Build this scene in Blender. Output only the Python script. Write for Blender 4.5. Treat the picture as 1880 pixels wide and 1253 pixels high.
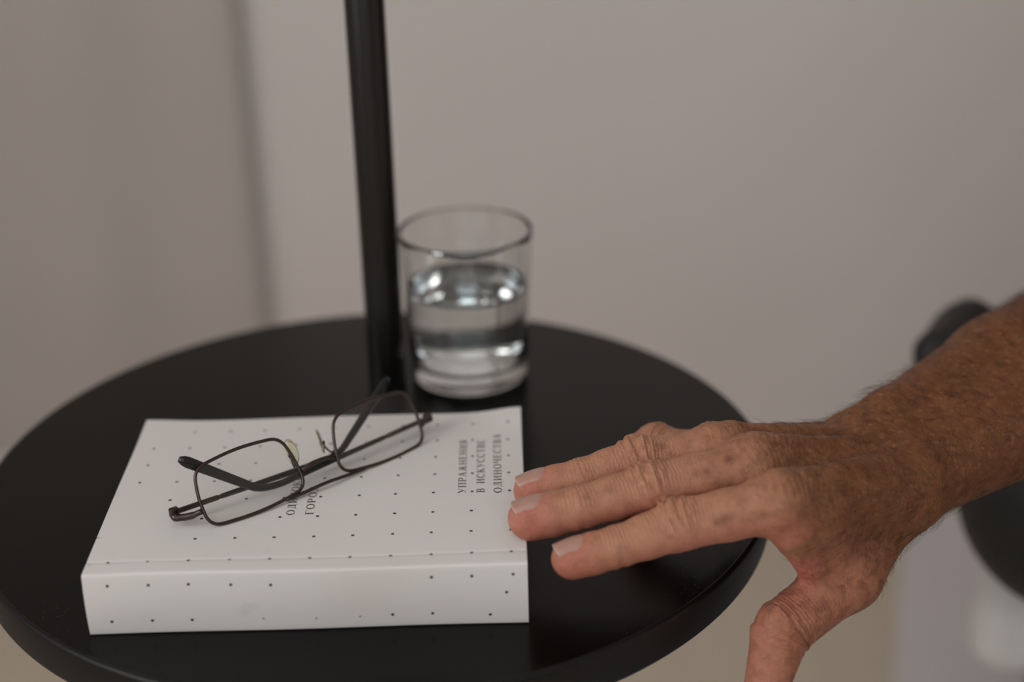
import bpy, math, random
import numpy as np
from mathutils import Matrix, Vector

for o in list(bpy.data.objects):
    bpy.data.objects.remove(o)
random.seed(4)
rng = np.random.default_rng(7)
scene = bpy.context.scene
COL = scene.collection

# ------------------------------------------------------------------ camera
ZT = 0.60                       # height of the table top above the floor (all coordinates below are from the table top)
PXF, PITCH, ROLL, CH = 2920.8, 0.41983, -0.02632, 0.38087
IW, IH = 1880.0, 1253.0
_fw = np.array([0, math.cos(PITCH), -math.sin(PITCH)])
_up0 = np.array([0, math.sin(PITCH), math.cos(PITCH)])
_rt0 = np.array([1.0, 0, 0])
RT = math.cos(ROLL) * _rt0 + math.sin(ROLL) * _up0
UP = -math.sin(ROLL) * _rt0 + math.cos(ROLL) * _up0
FW = _fw
CAMP = np.array([0, 0, CH])
cam = bpy.data.cameras.new('camera')
camo = bpy.data.objects.new('camera', cam)
COL.objects.link(camo)
camo.matrix_world = Matrix(((RT[0], UP[0], -FW[0], 0), (RT[1], UP[1], -FW[1], 0), (RT[2], UP[2], -FW[2], CH + ZT), (0, 0, 0, 1)))
cam.sensor_width = 36.0
cam.lens = 36.0 * PXF / IW
cam.clip_start = 0.01
cam.dof.use_dof = True
cam.dof.focus_distance = 0.695
cam.dof.aperture_fstop = 3.0
scene.camera = camo

# ------------------------------------------------------------------ world, daylight, exposure
scene.view_settings.view_transform = 'Standard'
scene.view_settings.look = 'None'
scene.view_settings.gamma = 1.0
scene.view_settings.use_curve_mapping = False
scene.view_settings.exposure = -0.98
wd = bpy.data.worlds.new('world'); scene.world = wd; wd.use_nodes = True
wd.node_tree.nodes['Background'].inputs[0].default_value = (0.78, 0.86, 1.0, 1)
wd.node_tree.nodes['Background'].inputs[1].default_value = 1.0
def window_light(name, loc, rot, sx, sy, power, col):
    l = bpy.data.lights.new(name, 'AREA'); l.shape = 'RECTANGLE'; l.size = sx; l.size_y = sy
    l.energy = power; l.color = col
    o = bpy.data.objects.new(name, l); COL.objects.link(o)
    o.location = loc; o.rotation_euler = rot
    return o
XL, XR, YB, YF, ZC = -1.45, 2.3, 1.74, -1.7, 2.5      # room: left, right, back wall, wall behind the camera, ceiling
# windows: one in the left wall, one in the wall behind the camera
WL = (-1.15, 0.35, 0.95, 2.42)      # y0,y1,z0,z1 of the window in the left wall
WF = (-0.70, 0.85, 1.25, 2.42)        # x0,x1,z0,z1 of the window behind the camera
window_light('window_left_offscreen', (XL - 0.10, (WL[0] + WL[1]) / 2, (WL[2] + WL[3]) / 2), (0, -math.pi / 2, 0), WL[3] - WL[2], WL[1] - WL[0], 53, (1.0, 0.97, 0.94))
window_light('window_behind_camera_offscreen', ((WF[0] + WF[1]) / 2, YF - 0.10, (WF[2] + WF[3]) / 2), (math.pi / 2, 0, 0), WF[1] - WF[0], WF[3] - WF[2], 24, (0.86, 0.94, 1.0))

# ------------------------------------------------------------------ helpers
def lin(r, g, b):
    f = lambda c: (c / 255) / 12.92 if c / 255 <= 0.04045 else ((c / 255 + 0.055) / 1.055) ** 2.4
    return (f(r), f(g), f(b), 1.0)
def at(x, y, z):
    d = (x - IW / 2) / PXF * RT - (y - IH / 2) / PXF * UP + FW
    return CAMP + d * (z - CH) / d[2]
def project(P):
    d = np.asarray(P, float) - CAMP
    w = d @ FW
    return np.stack([IW / 2 + PXF * (d @ RT) / w, IH / 2 - PXF * (d @ UP) / w], -1), w
def nrm(a):
    a = np.asarray(a, float); return a / np.linalg.norm(a)
class N:
    def __init__(s, name):
        s.m = bpy.data.materials.new(name); s.m.use_nodes = True
        s.t = s.m.node_tree; s.b = s.t.nodes['Principled BSDF']
    def n(s, typ, **kw):
        q = s.t.nodes.new(typ)
        for k, v in kw.items():
            if k in q.inputs: q.inputs[k].default_value = v
            else: setattr(q, k, v)
        return q
    def l(s, a, b): s.t.links.new(a, b)
    def set(s, **kw):
        for k, v in kw.items(): s.b.inputs[k.replace('_', ' ')].default_value = v
        return s
    def mix(s, fac, a, b):
        q = s.t.nodes.new('ShaderNodeMix'); q.data_type = 'RGBA'
        for v, i in ((fac, 0), (a, 6), (b, 7)):
            if hasattr(v, 'links'): s.l(v, q.inputs[i])
            else: q.inputs[i].default_value = v
        return q.outputs[2]
    def math(s, op, a, b=None, c=None):
        q = s.t.nodes.new('ShaderNodeMath'); q.operation = op
        for i, v in enumerate((a, b, c)):
            if v is None: continue
            if hasattr(v, 'links'): s.l(v, q.inputs[i])
            else: q.inputs[i].default_value = v
        return q.outputs[0]
    def ramp(s, val, p0, p1, smooth=True):
        q = s.t.nodes.new('ShaderNodeMapRange'); q.interpolation_type = 'SMOOTHSTEP' if smooth else 'LINEAR'
        s.l(val, q.inputs[0]); q.inputs[1].default_value = p0; q.inputs[2].default_value = p1
        return q.outputs[0]
    def noise(s, scale, detail=3, rough=0.55, vec=None, dist=0.0):
        q = s.n('ShaderNodeTexNoise', Scale=scale, Detail=detail, Roughness=rough, Distortion=dist)
        s.l(vec if vec is not None else s.obj(), q.inputs['Vector'])
        return q.outputs['Fac']
    def obj(s):
        if not hasattr(s, '_tc'): s._tc = s.n('ShaderNodeTexCoord')
        return s._tc.outputs['Object']
    def bump(s, h, strength=0.3, dist=0.001):
        q = s.n('ShaderNodeBump', Strength=strength, Distance=dist)
        s.l(h, q.inputs['Height']); s.l(q.outputs[0], s.b.inputs['Normal'])
def plain(name, col, rough=0.5, metal=0.0, spec=0.5, nscale=60, namp=0.06, bump=0.0, bscale=400):
    k = N(name); k.set(Roughness=rough, Metallic=metal); k.b.inputs['Specular IOR Level'].default_value = spec
    c2 = tuple(min(1, c * (1 - namp)) for c in col[:3]) + (1,)
    c1 = tuple(min(1, c * (1 + namp)) for c in col[:3]) + (1,)
    k.l(k.mix(k.noise(nscale), c1, c2), k.b.inputs['Base Color'])
    if bump: k.bump(k.noise(bscale), bump, 0.0005)
    return k.m
def empty(name, loc, label, cat, group=None):
    o = bpy.data.objects.new(name, None); COL.objects.link(o)
    o.location = (loc[0], loc[1], loc[2] + ZT); o.empty_display_size = 0.02
    o['label'] = label; o['category'] = cat
    if group: o['group'] = group
    return o
def wloc(p):
    v = Vector((0, 0, 0))
    while p is not None: v += p.location; p = p.parent
    return v
def mesh(name, V, F, mat, parent=None, smooth=True, kind=None):
    V = np.asarray(V, float) + [0, 0, ZT]
    if parent is not None:
        V = V - np.array(wloc(parent))
        off = None
    else:
        off = np.array([(V[:, 0].min() + V[:, 0].max()) / 2, (V[:, 1].min() + V[:, 1].max()) / 2, V[:, 2].min()]); V = V - off
    me = bpy.data.meshes.new(name)
    me.from_pydata(V.tolist(), [], [list(f) for f in F] if not isinstance(F, np.ndarray) else F.tolist())
    me.update()
    if smooth: me.polygons.foreach_set('use_smooth', [True] * len(me.polygons))
    o = bpy.data.objects.new(name, me); COL.objects.link(o)
    if mat is not None: me.materials.append(mat)
    if parent is not None: o.parent = parent
    else: o.location = off
    if kind: o['kind'] = kind
    return o
def autosmooth(o, ang=35):
    me = o.data
    me.set_sharp_from_angle(angle=math.radians(ang))
def box(a, b):
    x0, y0, z0 = a; x1, y1, z1 = b
    V = [(x0, y0, z0), (x1, y0, z0), (x1, y1, z0), (x0, y1, z0), (x0, y0, z1), (x1, y0, z1), (x1, y1, z1), (x0, y1, z1)]
    return V, [(0, 3, 2, 1), (4, 5, 6, 7), (0, 1, 5, 4), (1, 2, 6, 5), (2, 3, 7, 6), (3, 0, 4, 7)]
def join(parts):
    V = []; F = []
    for v, f in parts:
        n = len(V); V += [tuple(p) for p in v]; F += [tuple(i + n for i in q) for q in f]
    return V, F
def lathe(prof, c=(0, 0), seg=128):
    V = []; F = []
    n = len(prof)
    for i in range(seg):
        a = 2 * math.pi * i / seg
        for r, z in prof: V.append((c[0] + r * math.cos(a), c[1] + r * math.sin(a), z))
    for i in range(seg):
        j = (i + 1) % seg
        for k in range(n - 1): F.append((i * n + k, j * n + k, j * n + k + 1, i * n + k + 1))
    return V, F
def rboxprof(r0, z0, z1, b, n=6):
    """closed half profile of a disc with rounded rim, from axis bottom to axis top"""
    p = [(1e-5, z0)]
    for i in range(n + 1):
        a = -math.pi / 2 + math.pi / 2 * i / n; p.append((r0 - b + b * math.cos(a), z0 + b + b * math.sin(a)))
    for i in range(n + 1):
        a = math.pi / 2 * i / n; p.append((r0 - b + b * math.cos(a), z1 - b + b * math.sin(a)))
    p.append((1e-5, z1))
    return p
def tube(pts, rad, seg=12, closed=False, flat=None, cap=True):
    """swept tube; rad scalar or list; flat=(axis vector, factor) squeezes the section along that axis"""
    P = np.asarray(pts, float); n = len(P)
    R = np.full(n, rad) if np.isscalar(rad) else np.asarray(rad, float)
    T = np.zeros_like(P)
    for i in range(n):
        a = P[(i - 1) % n] if (closed or i > 0) else P[i]; b = P[(i + 1) % n] if (closed or i < n - 1) else P[i]
        T[i] = nrm(b - a)
    ref = nrm(np.cross(T[0], [0.123, 0.31, 0.94]))
    V = []; F = []
    for i in range(n):
        ref = nrm(ref - T[i] * (ref @ T[i])); bi = np.cross(T[i], ref)
        for k in range(seg):
            a = 2 * math.pi * k / seg
            d = (ref * math.cos(a) + bi * math.sin(a)) * R[i]
            if flat is not None: d = d - flat[0] * (d @ flat[0]) * (1 - flat[1])
            V.append(P[i] + d)
    for i in range(n if closed else n - 1):
        j = (i + 1) % n
        for k in range(seg):
            l = (k + 1) % seg
            F.append((i * seg + k, i * seg + l, j * seg + l, j * seg + k))
    if cap and not closed:
        F.append(tuple(range(seg - 1, -1, -1))); F.append(tuple((n - 1) * seg + k for k in range(seg)))
    return [tuple(v) for v in V], F
def spline(pts, n=8, closed=False):
    P = [np.asarray(p, float) for p in pts]; m = len(P); out = []
    for i in range(m if closed else m - 1):
        p0 = P[(i - 1) % m] if (closed or i > 0) else 2 * P[0] - P[1]
        p1 = P[i]; p2 = P[(i + 1) % m]
        p3 = P[(i + 2) % m] if (closed or i + 2 < m) else 2 * P[-1] - P[-2]
        for k in range(n):
            t = k / n
            out.append(0.5 * ((2 * p1) + (p2 - p0) * t + (2 * p0 - 5 * p1 + 4 * p2 - p3) * t * t + (3 * p1 - p0 - 3 * p2 + p3) * t ** 3))
    if not closed: out.append(P[-1])
    return np.array(out)
def rbox(a, b, r, n=4):
    """box with rounded edges, as a quad-sphere pushed to the corners"""
    a = np.array(a, float); b = np.array(b, float); c = (a + b) / 2; h = (b - a) / 2 - r
    m = 2 * n + 2
    V = []; F = []; idx = {}
    g = [-1 + 2 * i / (2 * n + 1) for i in range(m)]
    def vert(p):
        key = tuple(np.round(p, 6))
        if key not in idx:
            d = nrm(np.tan(np.array(p) * math.pi / 4)); s = np.sign(np.array(p))
            idx[key] = len(V); V.append(tuple(c + s * h + d * r))
        return idx[key]
    for ax in range(3):
        for sg in (-1, 1):
            for i in range(m - 1):
                for j in range(m - 1):
                    q = []
                    for (u, v) in ((i, j), (i + 1, j), (i + 1, j + 1), (i, j + 1)):
                        p = [0, 0, 0]; p[ax] = sg; p[(ax + 1) % 3] = g[u]; p[(ax + 2) % 3] = g[v]; q.append(vert(p))
                    F.append(tuple(q if sg > 0 else q[::-1]))
    return V, F

# ------------------------------------------------------------------ materials of the setting
k = N('wall_paint'); k.set(Roughness=0.75)
k.l(k.mix(k.noise(2.2, 4), lin(232, 224, 221), lin(226, 218, 215)), k.b.inputs['Base Color']); k.bump(k.noise(260), 0.12, 0.0006); M_wall = k.m
k = N('ceiling_paint'); k.set(Roughness=0.8); k.l(k.mix(k.noise(3), lin(235, 232, 228), lin(228, 225, 220)), k.b.inputs['Base Color']); M_ceil = k.m
k = N('floor_boards'); k.set(Roughness=0.5)
mp = k.n('ShaderNodeMapping'); mp.inputs['Scale'].default_value = (40, 2.5, 1); k.l(k.obj(), mp.inputs[0])
k.l(k.mix(k.noise(1.0, 5, 0.6, mp.outputs[0]), lin(218, 206, 188), lin(204, 190, 170)), k.b.inputs['Base Color']); M_floor = k.m
M_trim = plain('trim_white', lin(222, 216, 210), 0.45)
k = N('curtain_cloth'); k.set(Roughness=0.9); k.b.inputs['Sheen Weight'].default_value = 0.2
wv = k.n('ShaderNodeTexWave', Scale=900.0); k.l(k.obj(), wv.inputs['Vector'])
k.l(k.mix(k.noise(5), lin(198, 190, 185), lin(192, 184, 179)), k.b.inputs['Base Color']); k.bump(wv.outputs['Fac'], 0.1, 0.0004); M_curt = k.m
k = N('rug_pile'); k.set(Roughness=0.95); k.l(k.mix(k.noise(120), lin(240, 234, 235), lin(230, 224, 225)), k.b.inputs['Base Color']); k.bump(k.noise(700), 0.6, 0.003); M_rug = k.m
k = N('window_glass'); k.set(Roughness=0.02, IOR=1.45); k.b.inputs['Transmission Weight'].default_value = 1.0; M_pane = k.m

# ------------------------------------------------------------------ the room
FZ = -ZT
def struct(name, V, F, mat, parent=None):
    o = mesh(name, V, F, mat, parent, smooth=False)
    if parent is None: o['kind'] = 'structure'
    return o
zc = ZC - ZT
floor = struct('floor', *box((XL - .1, YF - .1, FZ - 0.05), (XR + .1, YB + .1, FZ)), M_floor)
struct('ceiling', *box((XL - .1, YF - .1, zc), (XR + .1, YB + .1, zc + 0.08)), M_ceil)
struct('wall_back', *box((XL - .1, YB, FZ), (XR + .1, YB + 0.1, zc)), M_wall)
struct('wall_right', *box((XR, YF, FZ), (XR + 0.1, YB, zc)), M_wall)
def wall_with_hole(name, along, pos, thick, a0, a1, hole):
    h0, h1, z0, z1 = hole[0], hole[1], hole[2] - ZT, hole[3] - ZT
    P = []
    for (u0, u1, w0, w1) in ((a0, h0, FZ, zc), (h1, a1, FZ, zc), (h0, h1, FZ, z0), (h0, h1, z1, zc)):
        if along == 'y': P.append(box((min(pos, pos + thick), u0, w0), (max(pos, pos + thick), u1, w1)))
        else: P.append(box((u0, min(pos, pos + thick), w0), (u1, max(pos, pos + thick), w1)))
    struct(name, *join(P), M_wall)
    b = 0.05
    wn = bpy.data.objects.new('window_%d' % (1 if along == 'y' else 2), None); COL.objects.link(wn); wn['kind'] = 'structure'
    for nm, (u0, u1, w0, w1) in (('window_frame', (h0, h1, z0, z0 + b)), ('window_frame', (h0, h1, z1 - b, z1)), ('window_frame', (h0, h0 + b, z0 + b, z1 - b)), ('window_frame', (h1 - b, h1, z0 + b, z1 - b)), ('mullion', ((h0 + h1) / 2 - .03, (h0 + h1) / 2 + .03, z0 + b, z1 - b))):
        s = 0.03 if thick > 0 else -0.03
        if along == 'y': mesh(nm, *box((min(pos, pos + s), u0, w0), (max(pos, pos + s), u1, w1)), M_trim, wn, smooth=False)
        else: mesh(nm, *box((u0, min(pos, pos + s), w0), (u1, max(pos, pos + s), w1)), M_trim, wn, smooth=False)
wall_with_hole('wall_left', 'y', XL, -0.08, YF, YB, WL)
wall_with_hole('wall_front', 'x', YF, -0.08, XL, XR, WF)

# baseboard along the back wall
struct('baseboard_back', *box((XL, YB - 0.014, FZ), (XR, YB, FZ + 0.07)), M_wall)
# rug under the armchair
e0 = at(1662, 930, FZ + .008); e1 = at(1642, 1253, FZ + .008)
dr = nrm(e0 - e1); a = e1 - dr * 1.1; b = e1 + dr * 0.36; sd = np.array([dr[1], -dr[0], 0]) * 1.3
V = [a, a + sd, b + sd, b]; V = [(p[0], p[1], FZ + 0.0005) for p in V] + [(p[0], p[1], FZ + 0.010) for p in V]
rug = mesh('rug', V, [(0, 3, 2, 1), (4, 5, 6, 7), (0, 1, 5, 4), (1, 2, 6, 5), (2, 3, 7, 6), (3, 0, 4, 7)], M_rug, smooth=False)
rug['label'] = 'pale grey rug on the beige floor under the armchair'; rug['category'] = 'rug'

# curtain left of the pole
cx0, cx1, cyy = XL + 0.12, -0.289, 1.722
nx, nz = 220, 12
V = []; F = []
for side in (0, 1):
    for i in range(nx + 1):
        x = cx1 + (cx0 - cx1) * i / nx; d = cx1 - x
        amp = 0.007 * min(1, d / 0.12) + 0.002
        yy = cyy - amp * math.cos(2 * math.pi * (d / 0.215 + 0.10 * math.sin(9 * d))) - 0.002 * math.sin(31 * d) + (0.0015 if side else 0)
        if d < 0.02: yy += 0.004 * (1 - d / 0.02) ** 2
        for j in range(nz + 1):
            z = FZ + 0.012 + (zc - 0.03 - FZ) * j / nz
            V.append((x, yy + 0.004 * math.sin(3 * j / nz + 6 * x), z))
m = (nx + 1) * (nz + 1)
for i in range(nx):
    for j in range(nz):
        q = (i * (nz + 1) + j, (i + 1) * (nz + 1) + j, (i + 1) * (nz + 1) + j + 1, i * (nz + 1) + j + 1)
        F.append(q); F.append(tuple(m + t for t in q[::-1]))
for j in range(nz):
    F.append((j, j + 1, m + j + 1, m + j)); e = nx * (nz + 1); F.append((e + j + 1, e + j, m + e + j, m + e + j + 1))
cu = mesh('curtain', V, F, M_curt)
cu['label'] = 'pale mauve-grey curtain hanging in soft folds in front of the wall'; cu['category'] = 'curtain'

# ------------------------------------------------------------------ lamp table: round black top on a pole
k = N('black_satin'); k.set(Roughness=0.34); k.b.inputs['Specular IOR Level'].default_value = 0.16
sp = k.n('ShaderNodeTexVoronoi', Scale=420.0); k.l(k.obj(), sp.inputs['Vector'])
dust = k.math('MULTIPLY', k.math('LESS_THAN', sp.outputs['Distance'], 0.10), k.ramp(k.noise(14, 3), 0.56, 0.70))
k.l(k.mix(dust, k.mix(k.noise(30), lin(8, 8, 7), lin(11, 11, 9)), lin(90, 84, 76)), k.b.inputs['Base Color'])
k.l(k.math('ADD', k.math('MULTIPLY', k.noise(9, 4), 0.06), 0.19), k.b.inputs['Roughness'])
k.bump(k.noise(1500, 2), 0.05, 0.0002); M_black = k.m
M_edge = plain('black_edge_laminate', lin(13, 13, 12), 0.42, spec=0.35, namp=.10, bump=.06, bscale=1500)
M_coat = plain('black_powder_coat', lin(11, 11, 10), 0.26, spec=0.55, namp=.12, bump=.06, bscale=1500)
TCX, TCY, TR, TTH = -0.06863, 0.70672, 0.19555, 0.01924
PX, PY, PR = -0.06898, 0.7917, 0.0101
tab = empty('lamp_table', (TCX, TCY, FZ), 'round black side table top on a tall black pole', 'table')
full = rboxprof(TR, -TTH, 0, 0.0022)
mesh('tabletop', *lathe([full[0], (TR - .0022, -TTH), (TR - .0022, 0), full[-1]], (TCX, TCY), 256), M_black, tab); autosmooth(tab.children[0], 50)
mesh('edge_band', *lathe([(TR - .0022, -TTH + .0001)] + full[1:-1] + [(TR - .0022, -.0001)], (TCX, TCY), 256), M_edge, tab); autosmooth(tab.children[1], 50)
autosmooth(mesh('pole', *lathe([(1e-5, FZ + .018), (PR, FZ + .018), (PR, 0.98), (PR - .002, 0.984), (1e-5, 0.985)], (PX, PY), 64), M_coat, tab), 50)
autosmooth(mesh('base_plate', *lathe(rboxprof(0.15, FZ, FZ + 0.018, 0.004), (TCX, TCY + 0.04), 128), M_coat, tab), 50)
mesh('flange', *lathe(rboxprof(0.028, -TTH - 0.008, -TTH, 0.002), (PX, PY), 64), M_coat, tab)

# ------------------------------------------------------------------ book
BX, BY, BYAW, BL, BW, BT = -0.18009, 0.56111, 0.00383, 0.184, 0.13982, 0.0295
_ex = np.array([math.cos(BYAW), math.sin(BYAW), 0]); _ey = np.array([-math.sin(BYAW), math.cos(BYAW), 0])
def bk(l, w, z): return np.array([BX, BY, 0]) + _ex * l + _ey * w + np.array([0, 0, z])
def cover_z(l, w):
    """height of the slightly warped front cover"""
    z = BT
    z += 0.0006 * math.sin(w / BW * math.pi) + 0.0003 * math.sin(l * 40 + w * 25)
    z -= 0.00028 * math.exp(-((w - 0.0095) / 0.0008) ** 2)                 # hinge crease
    z += 0.0030 * math.exp(-(((l - BL) / 0.016) ** 2 + ((w - BW) / 0.014) ** 2))   # lifted corner
    z += 0.0012 * math.exp(-((l / 0.02) ** 2 + ((w - BW) / 0.02) ** 2))
    return z
def spine_w(l, z):
    return -0.0010 * math.sin(math.pi * z / BT) + 0.0003 * math.sin(l * 55)
k = N('book_card'); k.set(Roughness=0.55); k.b.inputs['Specular IOR Level'].default_value = 0.35
nv = k.noise(24, 5, 0.6); n2 = k.noise(7, 3)
c = k.mix(k.ramp(nv, 0.66, 0.84), lin(226, 223, 220), lin(210, 203, 195))
sx = k.n('ShaderNodeSeparateXYZ'); k.l(k.obj(), sx.inputs[0])
# worn band along the spine where print and coating have rubbed off
band = k.math('MULTIPLY', k.ramp(sx.outputs['Y'], 0.012, -0.002), k.ramp(k.math('ABSOLUTE', k.math('SUBTRACT', sx.outputs['X'], 0.112)), 0.055, 0.015))
c = k.mix(k.math('MULTIPLY', band, k.math('MULTIPLY', k.ramp(n2, 0.42, 0.62), 0.7)), c, lin(222, 214, 206))
mp = k.n('ShaderNodeMapping'); mp.inputs['Scale'].default_value = (6, 260, 260); k.l(k.obj(), mp.inputs[0])
c = k.mix(k.math('MULTIPLY', k.ramp(k.noise(1.0, 3, 0.5, mp.outputs[0]), 0.66, 0.8), k.math('MULTIPLY', band, 0.45)), c, lin(170, 150, 132))
edge = k.ramp(k.noise(160, 3), 0.62, 0.75)
mn = k.math('MINIMUM', sx.outputs['X'], k.math('SUBTRACT', BL, sx.outputs['X']))
c = k.mix(k.math('MULTIPLY', edge, k.ramp(mn, 0.004, 0.0)), c, lin(150, 128, 104))
k.l(c, k.b.inputs['Base Color']); k.bump(k.noise(500, 3), 0.10, 0.0003); M_card = k.m
k = N('page_edges'); k.set(Roughness=0.8)
wv = k.n('ShaderNodeTexWave', Scale=700.0); wv.bands_direction = 'Z'; k.l(k.obj(), wv.inputs['Vector'])
k.l(k.mix(wv.outputs['Fac'], lin(222, 212, 194), lin(196, 184, 164)), k.b.inputs['Base Color']); M_page = k.m
M_ink = plain('black_ink', lin(34, 32, 31), 0.6)
M_inkf = plain('faded_ink', lin(150, 132, 120), 0.6)
book = empty('book', tuple(bk(0, 0, 0)), 'worn white paperback with dotted cover lying under the eyeglasses', 'book')
prof = []     # (w, z) path of the cover outside: back cover -> spine -> front cover
for i in range(13): prof.append((BW * (1 - i / 12), 0.0, 'b'))
rc = 0.0011
prof = [p for p in prof if p[0] > rc]
for i in range(5):
    a_ = -math.pi / 2 - math.pi / 2 * i / 4; prof.append((rc + rc * math.cos(a_), rc + rc * math.sin(a_), 's'))
for i in range(1, 12): prof.append((0, rc + (BT - 2 * rc) * i / 12, 's'))
for i in range(5):
    a_ = math.pi - math.pi / 2 * i / 4; prof.append((rc + rc * math.cos(a_), BT - rc + rc * math.sin(a_), 's'))
for w_ in [.003, .005, .007, .0082, .0088, .0095, .0102, .0108, .012, .016, .02] + [0.02 + (BW - .02) * i / 26 for i in range(1, 27)]: prof.append((w_, BT, 'f'))
V = []; F = []; NL = 70; npf = len(prof); th = 0.0006
for lay in (0, 1):
    for i in range(NL + 1):
        l_ = BL * i / NL
        for (w_, z_, t_) in prof:
            if t_ == 'f': z2 = cover_z(l_, w_) - (th if lay else 0); w2 = w_
            elif t_ == 'b': z2 = z_ + (th if lay else 0); w2 = w_
            else:
                f_ = z_ / BT; z2 = z_ + (cover_z(l_, 0.001) - BT) * f_; w2 = w_ + spine_w(l_, z_)
                if lay: w2 += th; z2 = min(max(z2, th), cover_z(l_, .001) - th)
            V.append(bk(l_, w2, z2))
m = (NL + 1) * npf
for i in range(NL):
    for j in range(npf - 1):
        q = (i * npf + j, (i + 1) * npf + j, (i + 1) * npf + j + 1, i * npf + j + 1)
        F.append(q[::-1]); F.append(tuple(m + t for t in q))
for i in range(NL):
    for j in (0, npf - 1):
        q = (i * npf + j, (i + 1) * npf + j, m + (i + 1) * npf + j, m + i * npf + j); F.append(q if j else q[::-1])
for j in range(npf - 1):
    for i in (0, NL):
        q = (i * npf + j, i * npf + j + 1, m + i * npf + j + 1, m + i * npf + j); F.append(q if i else q[::-1])
cov = mesh('cover', V, F, M_card, book); autosmooth(cov, 50)
pb, pf = box((0.001, 0.0012, th), (BL - .001, BW - 0.001, BT - 0.0011))
mesh('page_block', [bk(*p) for p in pb], pf, M_page, book, smooth=False)
# printed dots
GX, GY, GS = 0.1775, 0.00929, 0.016836
PV = []; PF = []; FV = []; FF = []
def dot(V, F, l_, w_, s=0.00064):
    n = len(V)
    for (a_, b_) in ((-s, -s), (s, -s), (s, s), (-s, s)): V.append(bk(l_ + a_, w_ + b_, cover_z(l_ + a_, w_ + b_) + 0.00004))
    F.append((n, n + 1, n + 2, n + 3))
def sdot(V, F, l_, z_, s=0.0007):
    n = len(V)
    for kk in range(8):
        a_ = 2 * math.pi * kk / 8; l2 = l_ + s * math.cos(a_); z2 = z_ + s * math.sin(a_)
        V.append(bk(l2, spine_w(l2, z2) - 0.00005, z2))
    F.append(tuple(range(n, n + 8)))
for i in range(11):
    for j in range(8):
        if (i, j) in ((10, 1), (9, 1), (10, 2), (9, 2), (10, 3), (10, 7)): continue
        if (i, j) == (0, 2): continue
        dot(*((FV, FF) if j == 0 and i in (7, 9) else (PV, PF)), GX - GS * i + rng.normal(0, .0002), GY + GS * j)
for (l_, z_) in [(10.2, 24.4), (27.1, 24.2), (43.7, 24.2), (61.2, 23.6), (77.7, 23.1), (144.2, 24.2), (160.9, 24.3), (178.0, 24.8), (175.1, 16.4), (10.0, 7.0), (26.9, 7.0), (43.5, 6.8), (127.2, 6.6), (143.9, 6.6), (168.0, 5.3)]:
    sdot(PV, PF, l_ / 1000, z_ / 1000)
for (l_, z_) in [(73.3, 6.7), (95.3, 6.0), (113.6, 6.2)]: sdot(FV, FF, l_ / 1000, z_ / 1000, 0.0005)
mesh('printed_dots', PV, PF, M_ink, cov, smooth=False, kind='stuff')
mesh('faded_dots', FV, FF, M_inkf, cov, smooth=False, kind='stuff')
# lettering: serif capitals drawn as strokes in a box 1 high
TH, TN = 0.15, 0.065
def arc(cx_, cy_, rx, ry, a0, a1, n=14): return [(cx_ + rx * math.cos(math.radians(a0 + (a1 - a0) * i / n)), cy_ + ry * math.sin(math.radians(a0 + (a1 - a0) * i / n))) for i in range(n + 1)]
def stroke(pts, w):
    P = np.array(pts, float); V = []; F = []
    W_ = [w] * len(P) if np.isscalar(w) else w
    for i in range(len(P)):
        t = nrm(P[min(i + 1, len(P) - 1)] - P[max(i - 1, 0)]); n_ = np.array([-t[1], t[0]]) * W_[i] / 2
        V += [P[i] - n_, P[i] + n_]
    for i in range(len(P) - 1): F.append((2 * i, 2 * i + 2, 2 * i + 3, 2 * i + 1))
    return V, F
def stem(x, th_=TH, y0=0, y1=1, s0=True, s1=True):
    o = [stroke([(x, y0), (x, y1)], th_)]
    if s0: o.append(stroke([(x - .15, y0 + .02), (x + .15, y0 + .02)], .04))
    if s1: o.append(stroke([(x - .15, y1 - .02), (x + .15, y1 - .02)], .04))
    return o
def bowl(cx_, cy_, rx, ry, a0, a1, n=18):
    P = arc(cx_, cy_, rx, ry, a0, a1, n)
    W_ = [TN + (TH - TN) * abs(math.cos(math.radians(a0 + (a1 - a0) * i / n))) for i in range(n + 1)]
    return [stroke(P, W_)]
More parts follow.
